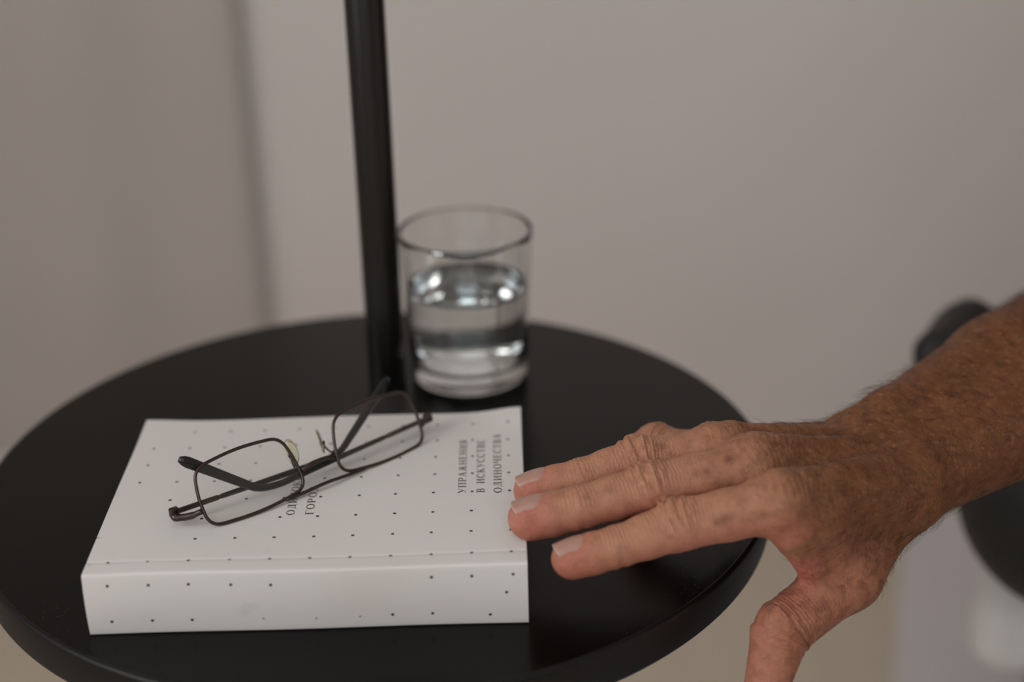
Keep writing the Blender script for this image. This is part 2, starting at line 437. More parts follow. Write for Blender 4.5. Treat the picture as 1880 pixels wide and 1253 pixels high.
def glyph(ch):
    G = []; w = 0.78
    if ch == 'О': G = bowl(.4, .5, .33, .48, 0, 360, 32); w = .8
    elif ch == 'С': G = bowl(.4, .5, .33, .48, 48, 312, 28) + [stroke([(.62, .84), (.62, .66)], .05), stroke([(.62, .34), (.62, .16)], .05)]; w = .74
    elif ch == 'Д': G = [stroke([(.18, .06), (.30, .5), (.34, .97)], TN), stroke([(.62, .03), (.62, 1)], TH), stroke([(.24, .97), (.74, .97)], .05), stroke([(.04, .05), (.8, .05)], .05), stroke([(.06, .05), (.04, -.2)], .05), stroke([(.78, .05), (.8, -.2)], .05)]; w = .84
    elif ch == 'И' or ch == 'Й':
        G = stem(.16) + stem(.66) + [stroke([(.18, .12), (.64, .88)], TN)]; w = .82
        if ch == 'Й': G += bowl(.41, 1.24, .14, .12, 180, 360)
    elif ch == 'Н': G = stem(.16) + stem(.66) + [stroke([(.16, .5), (.66, .5)], TN)]; w = .82
    elif ch == 'П': G = stem(.16) + stem(.66) + [stroke([(.04, .97), (.78, .97)], .055)]; w = .82
    elif ch == 'К': G = stem(.16) + [stroke([(.2, .47), (.45, .62), (.58, .97)], TN), stroke([(.34, .55), (.68, .02)], TH), stroke([(.56, .02), (.78, .02)], .04), stroke([(.5, .97), (.7, .97)], .05)]; w = .78
    elif ch == 'Г': G = stem(.16) + [stroke([(.04, .97), (.6, .97)], .055), stroke([(.6, .98), (.61, .74)], .05)]; w = .64
    elif ch == 'Р': G = stem(.16) + [stroke([(.16, .97), (.36, .97)], TN), stroke([(.16, .45), (.36, .45)], TN)] + bowl(.36, .71, .22, .26, 90, -90); w = .68
    elif ch == 'У': G = [stroke([(.1, .98), (.40, .36)], TH), stroke([(.68, .98), (.42, .36), (.3, .08), (.16, .04)], TN), stroke([(0, .98), (.24, .98)], .04), stroke([(.56, .98), (.78, .98)], .04), stroke([(.16, .12), (.14, .02)], .1)]; w = .76
    elif ch == 'А': G = [stroke([(.12, .02), (.40, 1)], TN), stroke([(.40, 1), (.68, .02)], TH), stroke([(.22, .34), (.58, .34)], TN), stroke([(0, .02), (.24, .02)], .04), stroke([(.54, .02), (.82, .02)], .04)]; w = .8
    elif ch == 'Ж': G = stem(.5) + [stroke([(.5, .48), (.26, .62), (.16, .97)], TN), stroke([(.5, .48), (.74, .62), (.84, .97)], TN), stroke([(.38, .55), (.1, .02)], .1), stroke([(.62, .55), (.9, .02)], .1), stroke([(0, .02), (.2, .02)], .04), stroke([(.8, .02), (1, .02)], .04)]; w = 1.0
    elif ch == 'Е': G = stem(.16) + [stroke([(.04, .97), (.6, .97)], .05), stroke([(.04, .03), (.62, .03)], .05), stroke([(.16, .52), (.46, .52)], .05), stroke([(.6, .98), (.6, .78)], .05), stroke([(.63, .02), (.63, .24)], .05), stroke([(.46, .62), (.46, .42)], .045)]; w = .7
    elif ch == 'Я': G = stem(.6) + [stroke([(.6, .97), (.4, .97)], TN), stroke([(.6, .48), (.4, .48)], TN)] + bowl(.4, .725, .22, .245, 90, 270) + [stroke([(.42, .48), (.14, .03)], TH), stroke([(.0, .02), (.22, .02)], .04)]; w = .76
    elif ch == 'В': G = stem(.16) + [stroke([(.16, .97), (.36, .97)], TN), stroke([(.16, .52), (.38, .52)], TN), stroke([(.16, .03), (.38, .03)], TN)] + bowl(.36, .745, .18, .225, 90, -90) + bowl(.38, .275, .22, .245, 90, -90); w = .7
    elif ch == 'Т': G = stem(.36, s1=False) + [stroke([(.04, .97), (.68, .97)], .05), stroke([(.05, .98), (.04, .76)], .05), stroke([(.67, .98), (.68, .76)], .05)]; w = .72
    elif ch == 'Ч': G = stem(.6) + bowl(.36, .72, .22, .28, 180, 270) + [stroke([(.36, .44), (.6, .5)], TN), stroke([(.14, .72), (.14, 1)], TH), stroke([(0, .98), (.28, .98)], .04)]; w = .76
    elif ch == ' ': w = .5
    return G, w
def line(name, text, base_l, start_w, cap, length):
    ws = [glyph(c_) for c_ in text]
    nat = sum(g[1] for g in ws)
    spc = 0.16; hs = length / (nat + spc * (len(text) - 1))        # horizontal scale fills the measured length
    x = 0; V = []; F = []
    for G, w in ws:
        for v_, f_ in G:
            n = len(V)
            for p in v_:
                l_ = base_l - p[1] * cap; w_ = start_w + (x + p[0]) * hs
                V.append(bk(l_, w_, cover_z(l_, w_) + 0.00005))
            F += [tuple(n + t for t in q) for q in f_]
        x += w + spc
    mesh(name, V, F, M_ink, cov, smooth=False)
line('title_lettering', 'ОДИНОКИЙ', 0.0829, 0.0445, 0.0036, 0.0405)
line('title_lettering', 'ГОРОД', 0.0912, 0.0445, 0.0036, 0.0252)
line('subtitle_lettering', 'УПРАЖНЕНИЯ', 0.1580, 0.0585, 0.0036, 0.0515)
line('subtitle_lettering', 'В ИСКУССТВЕ', 0.1663, 0.0585, 0.0036, 0.0515)
line('subtitle_lettering', 'ОДИНОЧЕСТВА', 0.1740, 0.0580, 0.0036, 0.0575)

# ------------------------------------------------------------------ eyeglasses, upside down on the book
k = N('gunmetal'); k.set(Roughness=0.28, Metallic=1.0); k.l(k.mix(k.noise(300), lin(92, 82, 80), lin(70, 62, 60)), k.b.inputs['Base Color']); M_gun = k.m
M_sleeve = plain('black_acetate', lin(22, 23, 23), 0.3, namp=.2)
k = N('lens_plastic')
tr = k.n('ShaderNodeBsdfTransparent'); gs = k.n('ShaderNodeBsdfGlossy', Roughness=0.02); fr = k.n('ShaderNodeLayerWeight', Blend=0.5); mxs = k.n('ShaderNodeMixShader')
k.l(k.mix(k.noise(20), (0.985, 0.985, 0.98, 1), (0.975, 0.975, 0.97, 1)), tr.inputs[0])
k.l(k.math('ADD', k.math('MULTIPLY', k.math('POWER', fr.outputs['Facing'], 5.0), 0.5), 0.025), mxs.inputs[0]); k.l(tr.outputs[0], mxs.inputs[1]); k.l(gs.outputs[0], mxs.inputs[2])
k.t.nodes.remove(k.b); k.l(mxs.outputs[0], k.t.nodes['Material Output'].inputs[0]); M_lens = k.m
k = N('nose_pad_silicone'); k.set(Roughness=0.15, IOR=1.42); k.b.inputs['Transmission Weight'].default_value = 0.92
k.l(k.mix(k.noise(200), lin(240, 238, 214), lin(228, 224, 190)), k.b.inputs['Base Color']); M_pad = k.m
GP = np.array([-0.086, 0.6308, 0.0323]); GYAW, GT, GW = 0.693, 0.4888, 0.048
gx = np.array([math.cos(GYAW), math.sin(GYAW), 0]); gb0 = np.array([-math.sin(GYAW), math.cos(GYAW), 0])
gu = np.array([0, 0, math.cos(GT)]) + gb0 * math.sin(GT); gb = gb0 * math.cos(GT) - np.array([0, 0, math.sin(GT)])
def gl(x, h, b=0.0): return GP + gx * x * math.cos(GW) + gu * h + gb * (abs(x) * math.sin(GW) + b)
spec = empty('eyeglasses', (GP[0], GP[1], BT), 'thin dark metal eyeglasses with folded arms upside down on the book', 'eyeglasses')
# outline of a lens in the frame plane: inner top, outer top, outer bottom, inner bottom (rounded)
def lens_outline():
    C4 = [(0.0138, 0.0266), (0.0576, 0.0264), (0.0590, -0.0008), (0.0085, 0.0)]
    rr = [0.0060, 0.0060, 0.0065, 0.0070]; bul = [0.0012, 0.0006, 0.0012, 0.0004]
    out = []
    for i in range(4):
        p0 = np.array(C4[i - 1]); p1 = np.array(C4[i]); p2 = np.array(C4[(i + 1) % 4])
        a_ = nrm(p0 - p1); b_ = nrm(p2 - p1)
        for t in np.linspace(0, 1, 9):
            q0 = p1 + a_ * rr[i]; q2 = p1 + b_ * rr[i]
            out.append((1 - t) ** 2 * q0 + 2 * t * (1 - t) * (p1 * .75 + (q0 + q2) * .125) + t * t * q2)
        e0 = p1 + b_ * rr[i]; e1 = p2 - b_ * rr[(i + 1) % 4]; nn = np.array([-b_[1], b_[0]])
        for t in np.linspace(0, 1, 9)[1:-1]: out.append(e0 + (e1 - e0) * t + nn * bul[i] * math.sin(math.pi * t))
    return np.array(out)
LO = lens_outline(); cen = LO.mean(0)
for s in (-1, 1):
    dome = lambda x, h: -0.0016 * (1 - ((x - cen[0]) / 0.026) ** 2) 
    pts = [gl(s * x, h, dome(x, h)) for x, h in LO]
    mesh('rim', *tube(pts, 0.00078, 10, True), M_gun, spec)
    # lens: rings from centre to outline, front and back sheet
    V = []; F = []; n = len(LO); R_ = 8
    for lay in (0, 1):
        for r_ in range(1, R_ + 1):
            for (x, h) in LO:
                x2 = cen[0] + (x - cen[0]) * r_ / R_; h2 = cen[1] + (h - cen[1]) * r_ / R_
                V.append(gl(s * x2, h2, dome(x2, h2) + (0.0007 if lay else -0.0007)))
    V.append(gl(s * cen[0], cen[1], dome(*cen) - .0007)); V.append(gl(s * cen[0], cen[1], dome(*cen) + .0007))
    m = R_ * n
    for lay in (0, 1):
        for i in range(n):
            j = (i + 1) % n; t = (lay * m + i, lay * m + j, 2 * m + lay)
            F.append(t if (lay == 0) == (s < 0) else t[::-1])
            for r_ in range(R_ - 1):
                q = (lay * m + r_ * n + i, lay * m + (r_ + 1) * n + i, lay * m + (r_ + 1) * n + j, lay * m + r_ * n + j)
                F.append(q if (lay == 0) == (s < 0) else q[::-1])
    for i in range(n):
        j = (i + 1) % n; b_ = (R_ - 1) * n; q = (b_ + i, m + b_ + i, m + b_ + j, b_ + j); F.append(q if s < 0 else q[::-1])
    le = mesh('lens', V, F, M_lens, spec); autosmooth(le, 40)
    # nose pad on its wire arm
    pc = gl(s * 0.0078, 0.0175, 0.0060)
    wire = spline([gl(s * 0.0112, 0.0120, 0.0002), gl(s * 0.0102, 0.0110, 0.0035), gl(s * 0.0092, 0.0140, 0.0058), gl(s * 0.0088, 0.0165, 0.0062)], 6)
    mesh('pad_arm', *tube(wire, 0.0005, 8), M_gun, spec)
    kn = gl(s * 0.0088, 0.0162, 0.0062); sv, sf = rbox((-.0011, -.0011, -.0011), (.0011, .0011, .0011), .0009, 2)
    mesh('pad_screw', [kn + np.array(p) for p in sv], sf, M_gun, spec)
    ax1 = gu; ax2 = nrm(gb * 0.75 + gx * s * 0.65); ax3 = np.cross(ax1, ax2)
    V = []; F = []
    for i in range(9):
        ph = math.pi * i / 8
        for j in range(20):
            a_ = 2 * math.pi * j / 20
            V.append(pc + ax1 * 0.0062 * math.sin(ph) * math.cos(a_) + ax2 * 0.0032 * math.sin(ph) * math.sin(a_) + ax3 * 0.0010 * math.cos(ph))
    for i in range(8):
        for j in range(20): F.append((i * 20 + j, i * 20 + (j + 1) % 20, (i + 1) * 20 + (j + 1) % 20, (i + 1) * 20 + j))
    mesh('nose_pad', V, F, M_pad, spec)
    # end piece from rim to hinge
    he = np.array([-0.1486, 0.6001, 0.0358]) if s < 0 else np.array([-0.0414, 0.6847, 0.0358])
    rp = gl(s * 0.0592, 0.0075, 0.0)
    mid = gl(s * 0.0645, 0.0060, 0.0002)
    if s < 0: ep = [rp, at(350, 948, BT + .0060), at(330, 951, BT + .0052), at(321, 951, BT + .0052), he]
    else: ep = [rp, at(782, 773, BT + .0070), at(787, 771, BT + .0066), at(789, 769, BT + .0066), he]
    ep = spline(ep, 5)
    mesh('end_piece', *tube(ep, [0.0013] * 4 + [0.0016] * (len(ep) - 4), 10), M_gun, spec)
# bridge and brow bar
mesh('bridge', *tube(spline([gl(-0.0088, 0.0085), gl(-0.004, 0.0098, -.0012), gl(0.004, 0.0098, -.0012), gl(0.0088, 0.0085)], 6), 0.0010, 10), M_gun, spec)
mesh('brow_bar', *tube(spline([gl(-0.0215, -0.0012, -.0012), gl(-0.012, -0.0011, -.0014), gl(0, -0.0006, -.0016), gl(0.012, -0.0011, -.0014), gl(0.0215, -0.0012, -.0012)], 6), 0.0008, 10), M_gun, spec)
def temple(hinge, bend, tipv, name):
    d = nrm(bend - hinge)
    e = bend + tipv
    m1 = hinge + (bend - hinge) * 0.26
    metal = spline([hinge, hinge + d * 0.006, m1], 6)
    r = mesh('temple_arm', *tube(metal, 0.0012, 10), M_gun, spec)
    hv, hf = rbox((-.0021, -.0015, -.0022), (.0021, .0015, .0022), .0007, 2)
    B_ = np.array([d, np.cross([0, 0, 1], d), [0, 0, 1]])
    hv = [hinge + d * 0.0005 + np.array(p) @ B_ for p in hv]
    mesh('hinge', hv, hf, M_gun, r)
    t2 = nrm(tipv)
    path = spline([m1 - d * 0.001, m1 + (bend - m1) * 0.35, m1 + (bend - m1) * 0.7, bend - d * 0.009, bend - d * .001 + t2 * 0.003, bend + t2 * 0.012, bend + tipv * 0.65, e], 7)
    n = len(path); u = np.linspace(0, 1, n)
    rad = 0.0012 + 0.0005 * np.minimum(1, u * 3) + 0.0010 * np.clip((u - 0.55) / 0.45, 0, 1)
    rad[0] *= .6; rad[-1] *= 0.45; rad[-2] *= 0.85
    mesh('temple_tip', *tube(path, rad, 14, flat=(nrm(np.cross(d, [0, 0, 1])), 0.62)), M_sleeve, r)
hL = np.array([-0.1486, 0.6001, 0.0358]); bL = np.array([-0.0818, 0.6505, 0.0345]); dL = nrm(bL - hL)
temple(hL, bL, dL * 0.0385 + gu * 0.0275, 'left')
hR = np.array([-0.0414, 0.6847, 0.0358]); bR = np.array([-0.1119, 0.6187, 0.0350]); dR = nrm(bR - hR)
temple(hR, bR, dR * 0.0335 + gu * 0.0275, 'right')

# ------------------------------------------------------------------ glass of water
k = N('clear_glass'); k.set(Roughness=0.0, IOR=1.5); k.b.inputs['Transmission Weight'].default_value = 1.0
k.l(k.mix(k.noise(30), (0.97, 0.985, 0.975, 1), (0.96, 0.98, 0.97, 1)), k.b.inputs['Base Color']); M_glass = k.m
k = N('water'); k.set(Roughness=0.0, IOR=1.333); k.b.inputs['Transmission Weight'].default_value = 1.0
k.l(k.mix(k.noise(30), (0.99, 1, 1, 1), (0.985, 0.995, 1, 1)), k.b.inputs['Base Color']); M_water = k.m
GCX, GCY = -0.0240, 0.8110
RB, RTp, GH, wt, bt = 0.0322, 0.0368, 0.0862, 0.0017, 0.0085
def ro(z): return RB + (RTp - RB) * (z / GH)
def ri(z): return ro(z) - wt - 0.0016 * max(0, 1 - (z - bt) / 0.02) 
tum = empty('water_glass', (GCX, GCY, 0), 'clear tapered tumbler half full of water beside the pole', 'glass')
pr = [(1e-5, 0.0006), (RB - .006, 0.0006), (RB - .0035, 0.0), (RB - .0012, 0.0006), (RB - .0002, 0.0022)]
pr += [(ro(z), z) for z in np.linspace(0.004, GH - .001, 24)]
pr += [(RTp - wt * .15, GH - .0002), (RTp - wt * .5, GH), (RTp - wt * .85, GH - .0002)]
pr += [(ri(z), z) for z in np.linspace(GH - .001, bt + .006, 24)] + [(ri(bt + .003), bt + .003), (ri(bt) - .002, bt + .0012), (ri(bt) - .006, bt), (1e-5, bt)]
mesh('tumbler', *lathe(pr, (GCX, GCY), 128), M_glass, tum)
WLV = 0.0545
pr = [(1e-5, bt + .0003), (ri(bt) - .006, bt + .0003), (ri(bt) - .0023, bt + .0015), (ri(bt + .003) - .0003, bt + .0033)] + [(ri(z) - .00025, z) for z in np.linspace(bt + .006, WLV, 20)]
pr += [(ri(WLV) - .0006, WLV - .0002), (ri(WLV) - .0018, WLV - .0007), (ri(WLV) - .004, WLV - .0010), (1e-5, WLV - .0010)]
mesh('water', *lathe(pr, (GCX, GCY), 128), M_water, tum)

# ------------------------------------------------------------------ person: signed distance field -> one continuous surface
def seg(P, a, b, r0, r1, fl=None):
    ab = b - a; ap = P - a
    t = np.clip(ap @ ab / max(ab @ ab, 1e-12), 0, 1)
    q = ap - t[..., None] * ab
    if fl is not None:
        c_ = q @ fl[0]; q = q + (c_ * (1 / fl[1] - 1))[..., None] * fl[0]
    return np.sqrt((q * q).sum(-1)) - (r0 + (r1 - r0) * t)
def smin(a, b, k_):
    h = np.clip(0.5 + 0.5 * (b - a) / k_, 0, 1)
    return b + (a - b) * h - k_ * h * (1 - h)
def field(P, groups, main_k, cen=None, rad=None):
    """groups: list of (k_inner, k_join, [prims]); the first group is the trunk, 'hard' groups are united first"""
    res = None; hard = None
    for gi, (ki, kj, prims) in enumerate(groups):
        d = None
        for (a, b, r0, r1, fl) in prims:
            if cen is not None and seg(cen[None], a, b, r0, r1, fl)[0] > rad + 0.03: continue
            e = seg(P, a, b, r0, r1, fl)
            d = e if d is None else smin(d, e, ki)
        if d is None: continue
        if kj is None:
            hard = d if hard is None else smin(hard, d, 0.0006)
        else:
            res = d if res is None else smin(res, d, kj)
    if hard is not None: res = hard if res is None else smin(res, hard, main_k)
    return np.full(P.shape[:-1], 1.0) if res is None else res
def surface(groups, main_k, vox):
    allp = [p for g in groups for p in g[2]]
    lo = np.min([np.minimum(p[0], p[1]) - max(p[2], p[3]) * 1.2 for p in allp], 0) - 0.01
    hi = np.max([np.maximum(p[0], p[1]) + max(p[2], p[3]) * 1.2 for p in allp], 0) + 0.01
    Bc = 16; bs = Bc * vox
    nb = np.ceil((hi - lo) / bs).astype(int)
    NYc, NZc = (nb[1] + 2) * Bc, (nb[2] + 2) * Bc
    g = np.stack(np.meshgrid(*[np.arange(n_) for n_ in nb], indexing='ij'), -1).reshape(-1, 3)
    cen = lo + (g + 0.5) * bs
    rad = bs * 0.87
    dc = np.min([seg(cen, *p) for p in allp], 0)
    keep = (dc < rad + 0.012) & (dc > -(rad * 1.3 + 0.012))
    loc = np.stack(np.meshgrid(*[np.arange(Bc + 1)] * 3, indexing='ij'), -1)
    ids = []; pos = []; quads = []
    gid = lambda c: (c[..., 0] + 1) * NYc * NZc + (c[..., 1] + 1) * NZc + (c[..., 2] + 1)
    for b_, c_ in zip(g[keep], cen[keep]):
        G = loc + b_ * Bc
        D = field(lo + G * vox, groups, main_k, c_, rad)
        ins = D < 0
        if not ins.any() or ins.all(): continue
        cnt = sum(ins[i:i + Bc, j:j + Bc, k_:k_ + Bc].astype(int) for i in (0, 1) for j in (0, 1) for k_ in (0, 1))
        cc = np.argwhere((cnt > 0) & (cnt < 8))
        if len(cc):
            acc = np.zeros((len(cc), 3)); num = np.zeros(len(cc))
            for ax in range(3):
                o1, o2 = [i for i in range(3) if i != ax]
                for u in (0, 1):
                    for w in (0, 1):
                        A = cc.copy(); A[:, o1] += u; A[:, o2] += w; B2 = A.copy(); B2[:, ax] += 1
                        da = D[A[:, 0], A[:, 1], A[:, 2]]; db = D[B2[:, 0], B2[:, 1], B2[:, 2]]
                        x = (da < 0) != (db < 0)
                        t = np.where(x, da / np.where(x, da - db, 1), 0)
                        q = A.astype(float); q[:, ax] += t
                        acc += q * x[:, None]; num += x
            pos.append(lo + (acc / num[:, None] + b_ * Bc) * vox); ids.append(gid(cc + b_ * Bc))
        for ax in range(3):
            o1, o2 = (ax + 1) % 3, (ax + 2) % 3
            s0 = [slice(0, Bc)] * 3; s1 = [slice(0, Bc)] * 3; s1[ax] = slice(1, Bc + 1)
            a_ = ins[tuple(s0)]; b2 = ins[tuple(s1)]
            e = np.argwhere(a_ != b2)
            if not len(e): continue
            fl = a_[e[:, 0], e[:, 1], e[:, 2]]
            e = e + b_ * Bc; q = []
            for (u, w) in ((-1, -1), (0, -1), (0, 0), (-1, 0)):
                c2 = e.copy(); c2[:, o1] += u; c2[:, o2] += w; q.append(gid(c2))
            q = np.stack(q, 1); q[~fl] = q[~fl][:, ::-1]; quads.append(q)
    ids = np.concatenate(ids); pos = np.concatenate(pos); quads = np.concatenate(quads)
    od = np.argsort(ids); ids = ids[od]; pos = pos[od]
    ix = np.clip(np.searchsorted(ids, quads), 0, len(ids) - 1)
    ok = (ids[ix] == quads).all(1)
    return pos, ix[ok]
def relax(V, F, it=2, lam=0.5):
    for _ in range(it):
        acc = np.zeros_like(V); cnt = np.zeros(len(V))
        for k_ in range(4):
            for o_ in (1, 3):
                np.add.at(acc, F[:, k_], V[F[:, (k_ + o_) % 4]]); np.add.at(cnt, F[:, k_], 1)
        V = V + lam * (acc / np.maximum(cnt, 1)[:, None] - V)
    return V
def vnormals(V, F):
    n_ = np.cross(V[F[:, 2]] - V[F[:, 0]], V[F[:, 3]] - V[F[:, 1]]); acc = np.zeros_like(V)
    for k_ in range(4): np.add.at(acc, F[:, k_], n_)
    return acc / np.maximum(np.linalg.norm(acc, axis=1), 1e-12)[:, None]
def sstep(x, a, b):
    t = np.clip((x - a) / (b - a), 0, 1); return t * t * (3 - 2 * t)

# joints of the right hand (pixel directions with heights above the table)
J = {kk: at(*a_) for kk, a_ in dict(
    m_tip=(970, 952, .0385), m_dip=(1062, 934, .0425), m_pip=(1188, 897, .0480), m_mcp=(1380, 858, .0500),
    r_tip=(977, 901, .0380), r_dip=(1068, 880, .0430), r_pip=(1168, 846, .0485), r_mcp=(1310, 834, .0480),
    i_tip=(1047, 1026, .0300), i_dip=(1132, 1005, .0335), i_pip=(1243, 966, .0400), i_mcp=(1428, 926, .0470),
    l_pip=(1199, 816, .0360), l_mcp=(1330, 842, .0400),
    wr=(1628, 856, .0280), fb=(1880, 715, .0380),
    t_cmc=(1632, 925, .0180), t_mcp=(1558, 1060, -.0010), t_ip=(1434, 1158, -.0130), t_tip=(1405, 1268, -.0330)).items()}
J['l_dip'] = J['l_pip'] + np.array([-0.011, 0.001, -0.0165]); J['l_tip'] = J['l_dip'] + np.array([0.004, 0.000, -0.0105])
lat = nrm(J['i_mcp'] - J['l_mcp'])                      # towards the thumb side
axh = nrm(J['m_mcp'] - J['wr']); nh = nrm(np.cross(lat, axh)); nh = nh if nh[2] > 0 else -nh
wr = J['wr']
dirf = nrm(J['fb'] - wr); latf = nrm(lat - dirf * (lat @ dirf)); nf = np.cross(dirf, latf); nf = nf if nf[2] > 0 else -nf
latf = nrm(latf * 0.92 - nf * 0.38); nf = np.cross(dirf, latf); nf = nf if nf[2] > 0 else -nf
elbow = wr + dirf * 0.245; shoulder = elbow + np.array([0.13, 0.13, 0.25])
FING = {'i': ([.0080, .0086, .0106, .0120]), 'm': ([.0088, .0093, .0101, .0122]), 'r': ([.0082, .0088, .0099, .0112]), 'l': ([.0070, .0076, .0090, .0104])}
groups = []
C = {'i': wr + lat * .020, 'm': wr + lat * .007, 'r': wr - lat * .007, 'l': wr - lat * .018}
palm = []
for q, r_ in (('i', .0120), ('m', .0122), ('r', .0116), ('l', .0112)):
    palm.append((J[q + '_mcp'], C[q], r_, .0135, None))
    palm.append((J[q + '_mcp'] - nh * .008 + axh * -.012, C[q] - nh * .008, .0115, .0135, None))       # palm side
    palm.append((J[q + '_mcp'] + nh * (r_ * .35) , J[q + '_mcp'] + nh * (r_ * .35) - axh * .004, .0092, .0088, None))   # knuckle
    palm.append((J[q + '_mcp'] + nh * (r_ - .0010) - axh * .008, C[q] + nh * .0125, .0024, .0020, None))   # tendon
palm += [(wr + latf * .011, J['fb'] + latf * .012, .0205, .0300, None), (wr - latf * .011, J['fb'] - latf * .012, .0205, .0300, None),
         (wr - dirf * .012 + latf * .010, wr + latf * .011, .0175, .0205, None), (wr - dirf * .012 - latf * .009, wr - latf * .011, .0170, .0205, None),
         (J['fb'] + latf * .012, elbow + latf * .012, .0300, .0370, None), (J['fb'] - latf * .012, elbow - latf * .012, .0300, .0370, None),
         (elbow, shoulder, .0400, .0500, None),
         (wr - latf * .017 + nf * .012 + dirf * .016, wr - latf * .017 + nf * .011 + dirf * .024, .0105, .0100, None)]      # ulna head
palm += [(C['i'] - nh * .006, J['t_cmc'], .0150, .0155, None), (J['t_cmc'], J['t_mcp'], .0155, .0138, None),
         (at(1500, 965, .032), at(1545, 1035, .006), .0105, .0110, None), (at(1452, 985, .034), at(1502, 1066, .003), .0062, .0060, None)]
groups.append((.0075, .004, palm))
thumb = [(J['t_mcp'], J['t_ip'], .0130, .0126, None), (J['t_ip'], J['t_tip'], .0126, .0094, None)]
groups.append((.003, .007, thumb))
for q in 'imrl':
    t_, d_, p_, m_ = (J[q + s_] for s_ in ('_tip', '_dip', '_pip', '_mcp'))
    r0, r1, r2, r3 = FING[q]
    ax = nrm(p_ - m_)
    mid1 = (t_ + d_) / 2; mid2 = (d_ + p_) / 2; mid3 = (p_ + m_) / 2
    pr = [(t_, mid1, r0, r0 * 1.04, None), (mid1, d_, r0 * 1.04, r1, None), (d_, mid2, r1, (r1 + r2) / 2 * .96, None), (mid2, p_, (r1 + r2) / 2 * .96, r2, None),
          (p_, mid3, r2, (r2 + r3) / 2 * .95, None), (mid3, m_, (r2 + r3) / 2 * .95, r3, None),
          (p_ + nh * .0012, p_ + nh * .0012 - ax * .003, r2 * .97, r2 * .96, None), (t_ - nh * .0015 - nrm(t_ - d_) * .002, mid1 - nh * .001, r0 * .95, r0 * .95, None)]
    groups.append((.0025, None, pr))
HV, HF = surface(groups, .0055, 0.001)
HV = relax(HV, HF, 2, 0.5); HNm = vnormals(HV, HF)
# attributes and skin folds from finger-local coordinates
n_v = len(HV)
best = np.full(n_v, 1e9); sco = np.zeros(n_v); dors = np.zeros(n_v); pipd = np.full(n_v, 1.0); dipd = np.full(n_v, 1.0); latc = np.zeros(n_v); tipd = np.full(n_v, 1.0)
for q in 'imrlt':
    names = ['_tip', '_dip', '_pip', '_mcp'] if q != 't' else ['_tip', '_ip', '_mcp']
    ch = [J[q + s_] for s_ in names]; s0 = 0
    cum = [0]
    for a_, b_ in zip(ch[:-1], ch[1:]): cum.append(cum[-1] + np.linalg.norm(b_ - a_))
    nn = nh if q != 't' else nrm(np.cross(ch[0] - ch[1], [0.75, -0.5, 0.1]) * 0 + np.array([0.72, -0.10, 0.55]))
    for i_, (a_, b_) in enumerate(zip(ch[:-1], ch[1:])):
        ab = b_ - a_; L_ = np.linalg.norm(ab); t = np.clip((HV - a_) @ ab / L_ ** 2, 0 if i_ else -0.6, 1)
        qv = HV - a_ - t[:, None] * ab; d_ = np.linalg.norm(qv, axis=1)
        m = d_ < np.minimum(best, 0.019)
        best[m] = d_[m]; sv = (cum[i_] + t * L_)[m]; sco[m] = sv
        u_ = qv[m] / np.maximum(d_[m], 1e-9)[:, None]
        dors[m] = u_ @ nn; latc[m] = qv[m] @ nrm(np.cross(nn, ab))
        tipd[m] = sv
        if q == 't': dipd[m] = np.abs(sv - cum[1]); pipd[m] = np.abs(sv - cum[1]) 
        else: dipd[m] = np.abs(sv - cum[1]); pipd[m] = sv - cum[2]
near = best < 0.02
dmask = sstep(dors, 0.0, 0.6) * near
wob = 0.0009 * np.sin(latc * 330 + sco * 70) + 0.0003 * np.sin(latc * 900 + 2)
pipw = np.exp(-(pipd / 0.0055) ** 2); dipw = np.exp(-(dipd / 0.0032) ** 2)
disp = dmask * (0.00082 * pipw * np.sin((sco + wob) * 2 * np.pi / 0.0041) + 0.00022 * dipw * np.sin((sco + wob * .7) * 2 * np.pi / 0.0026))
# palm-side creases of the fingers at the joints
disp -= near * sstep(-dors, -0.2, 0.5) * 0.0006 * (np.exp(-(pipd / 0.0011) ** 2) + np.exp(-(dipd / 0.0010) ** 2))
# slack skin and veins on the back of the hand
hx = (HV - wr) @ axh; hl = (HV - wr) @ lat; up_ = HNm @ nh
back = sstep(hx, -0.05, 0.005) * sstep(up_, 0.15, 0.7) * (best > 0.0125)
vein = lambda a_, b_, c_: np.exp(-((hl - a_ - b_ * np.sin(hx * c_ + a_ * 200)) / 0.0018) ** 2)
disp += back * 0.0006 * (vein(.004, .006, 45) + vein(-.014, .004, 60) + vein(.020, .005, 38)) * sstep(hx, -.03, .0) * (1 - sstep(hx, .065, .085))
disp += back * 0.00022 * np.sin(hx * 2100 + 3 * np.sin(hl * 160) + 2 * np.sin(hl * 430)) * sstep(hx, .05, .085)
def rnd(scale, n_=7):
    o_ = np.zeros(n_v)
    for _ in range(n_):
        d_ = nrm(rng.normal(size=3)); o_ += np.sin(HV @ d_ * 2 * np.pi / (scale * rng.uniform(.7, 1.4)) + rng.uniform(0, 6.28))
    return o_ / math.sqrt(n_)
rough = sstep(up_, -0.3, 0.5) * (best > 0.0118) * sstep(hx, -.12, .02)
disp += rough * (0.00013 * rnd(.0042) + 0.00025 * rnd(.011)) * (0.5 + 0.5 * sstep(hx, -.01, .03))
HV = HV + HNm * disp[:, None]
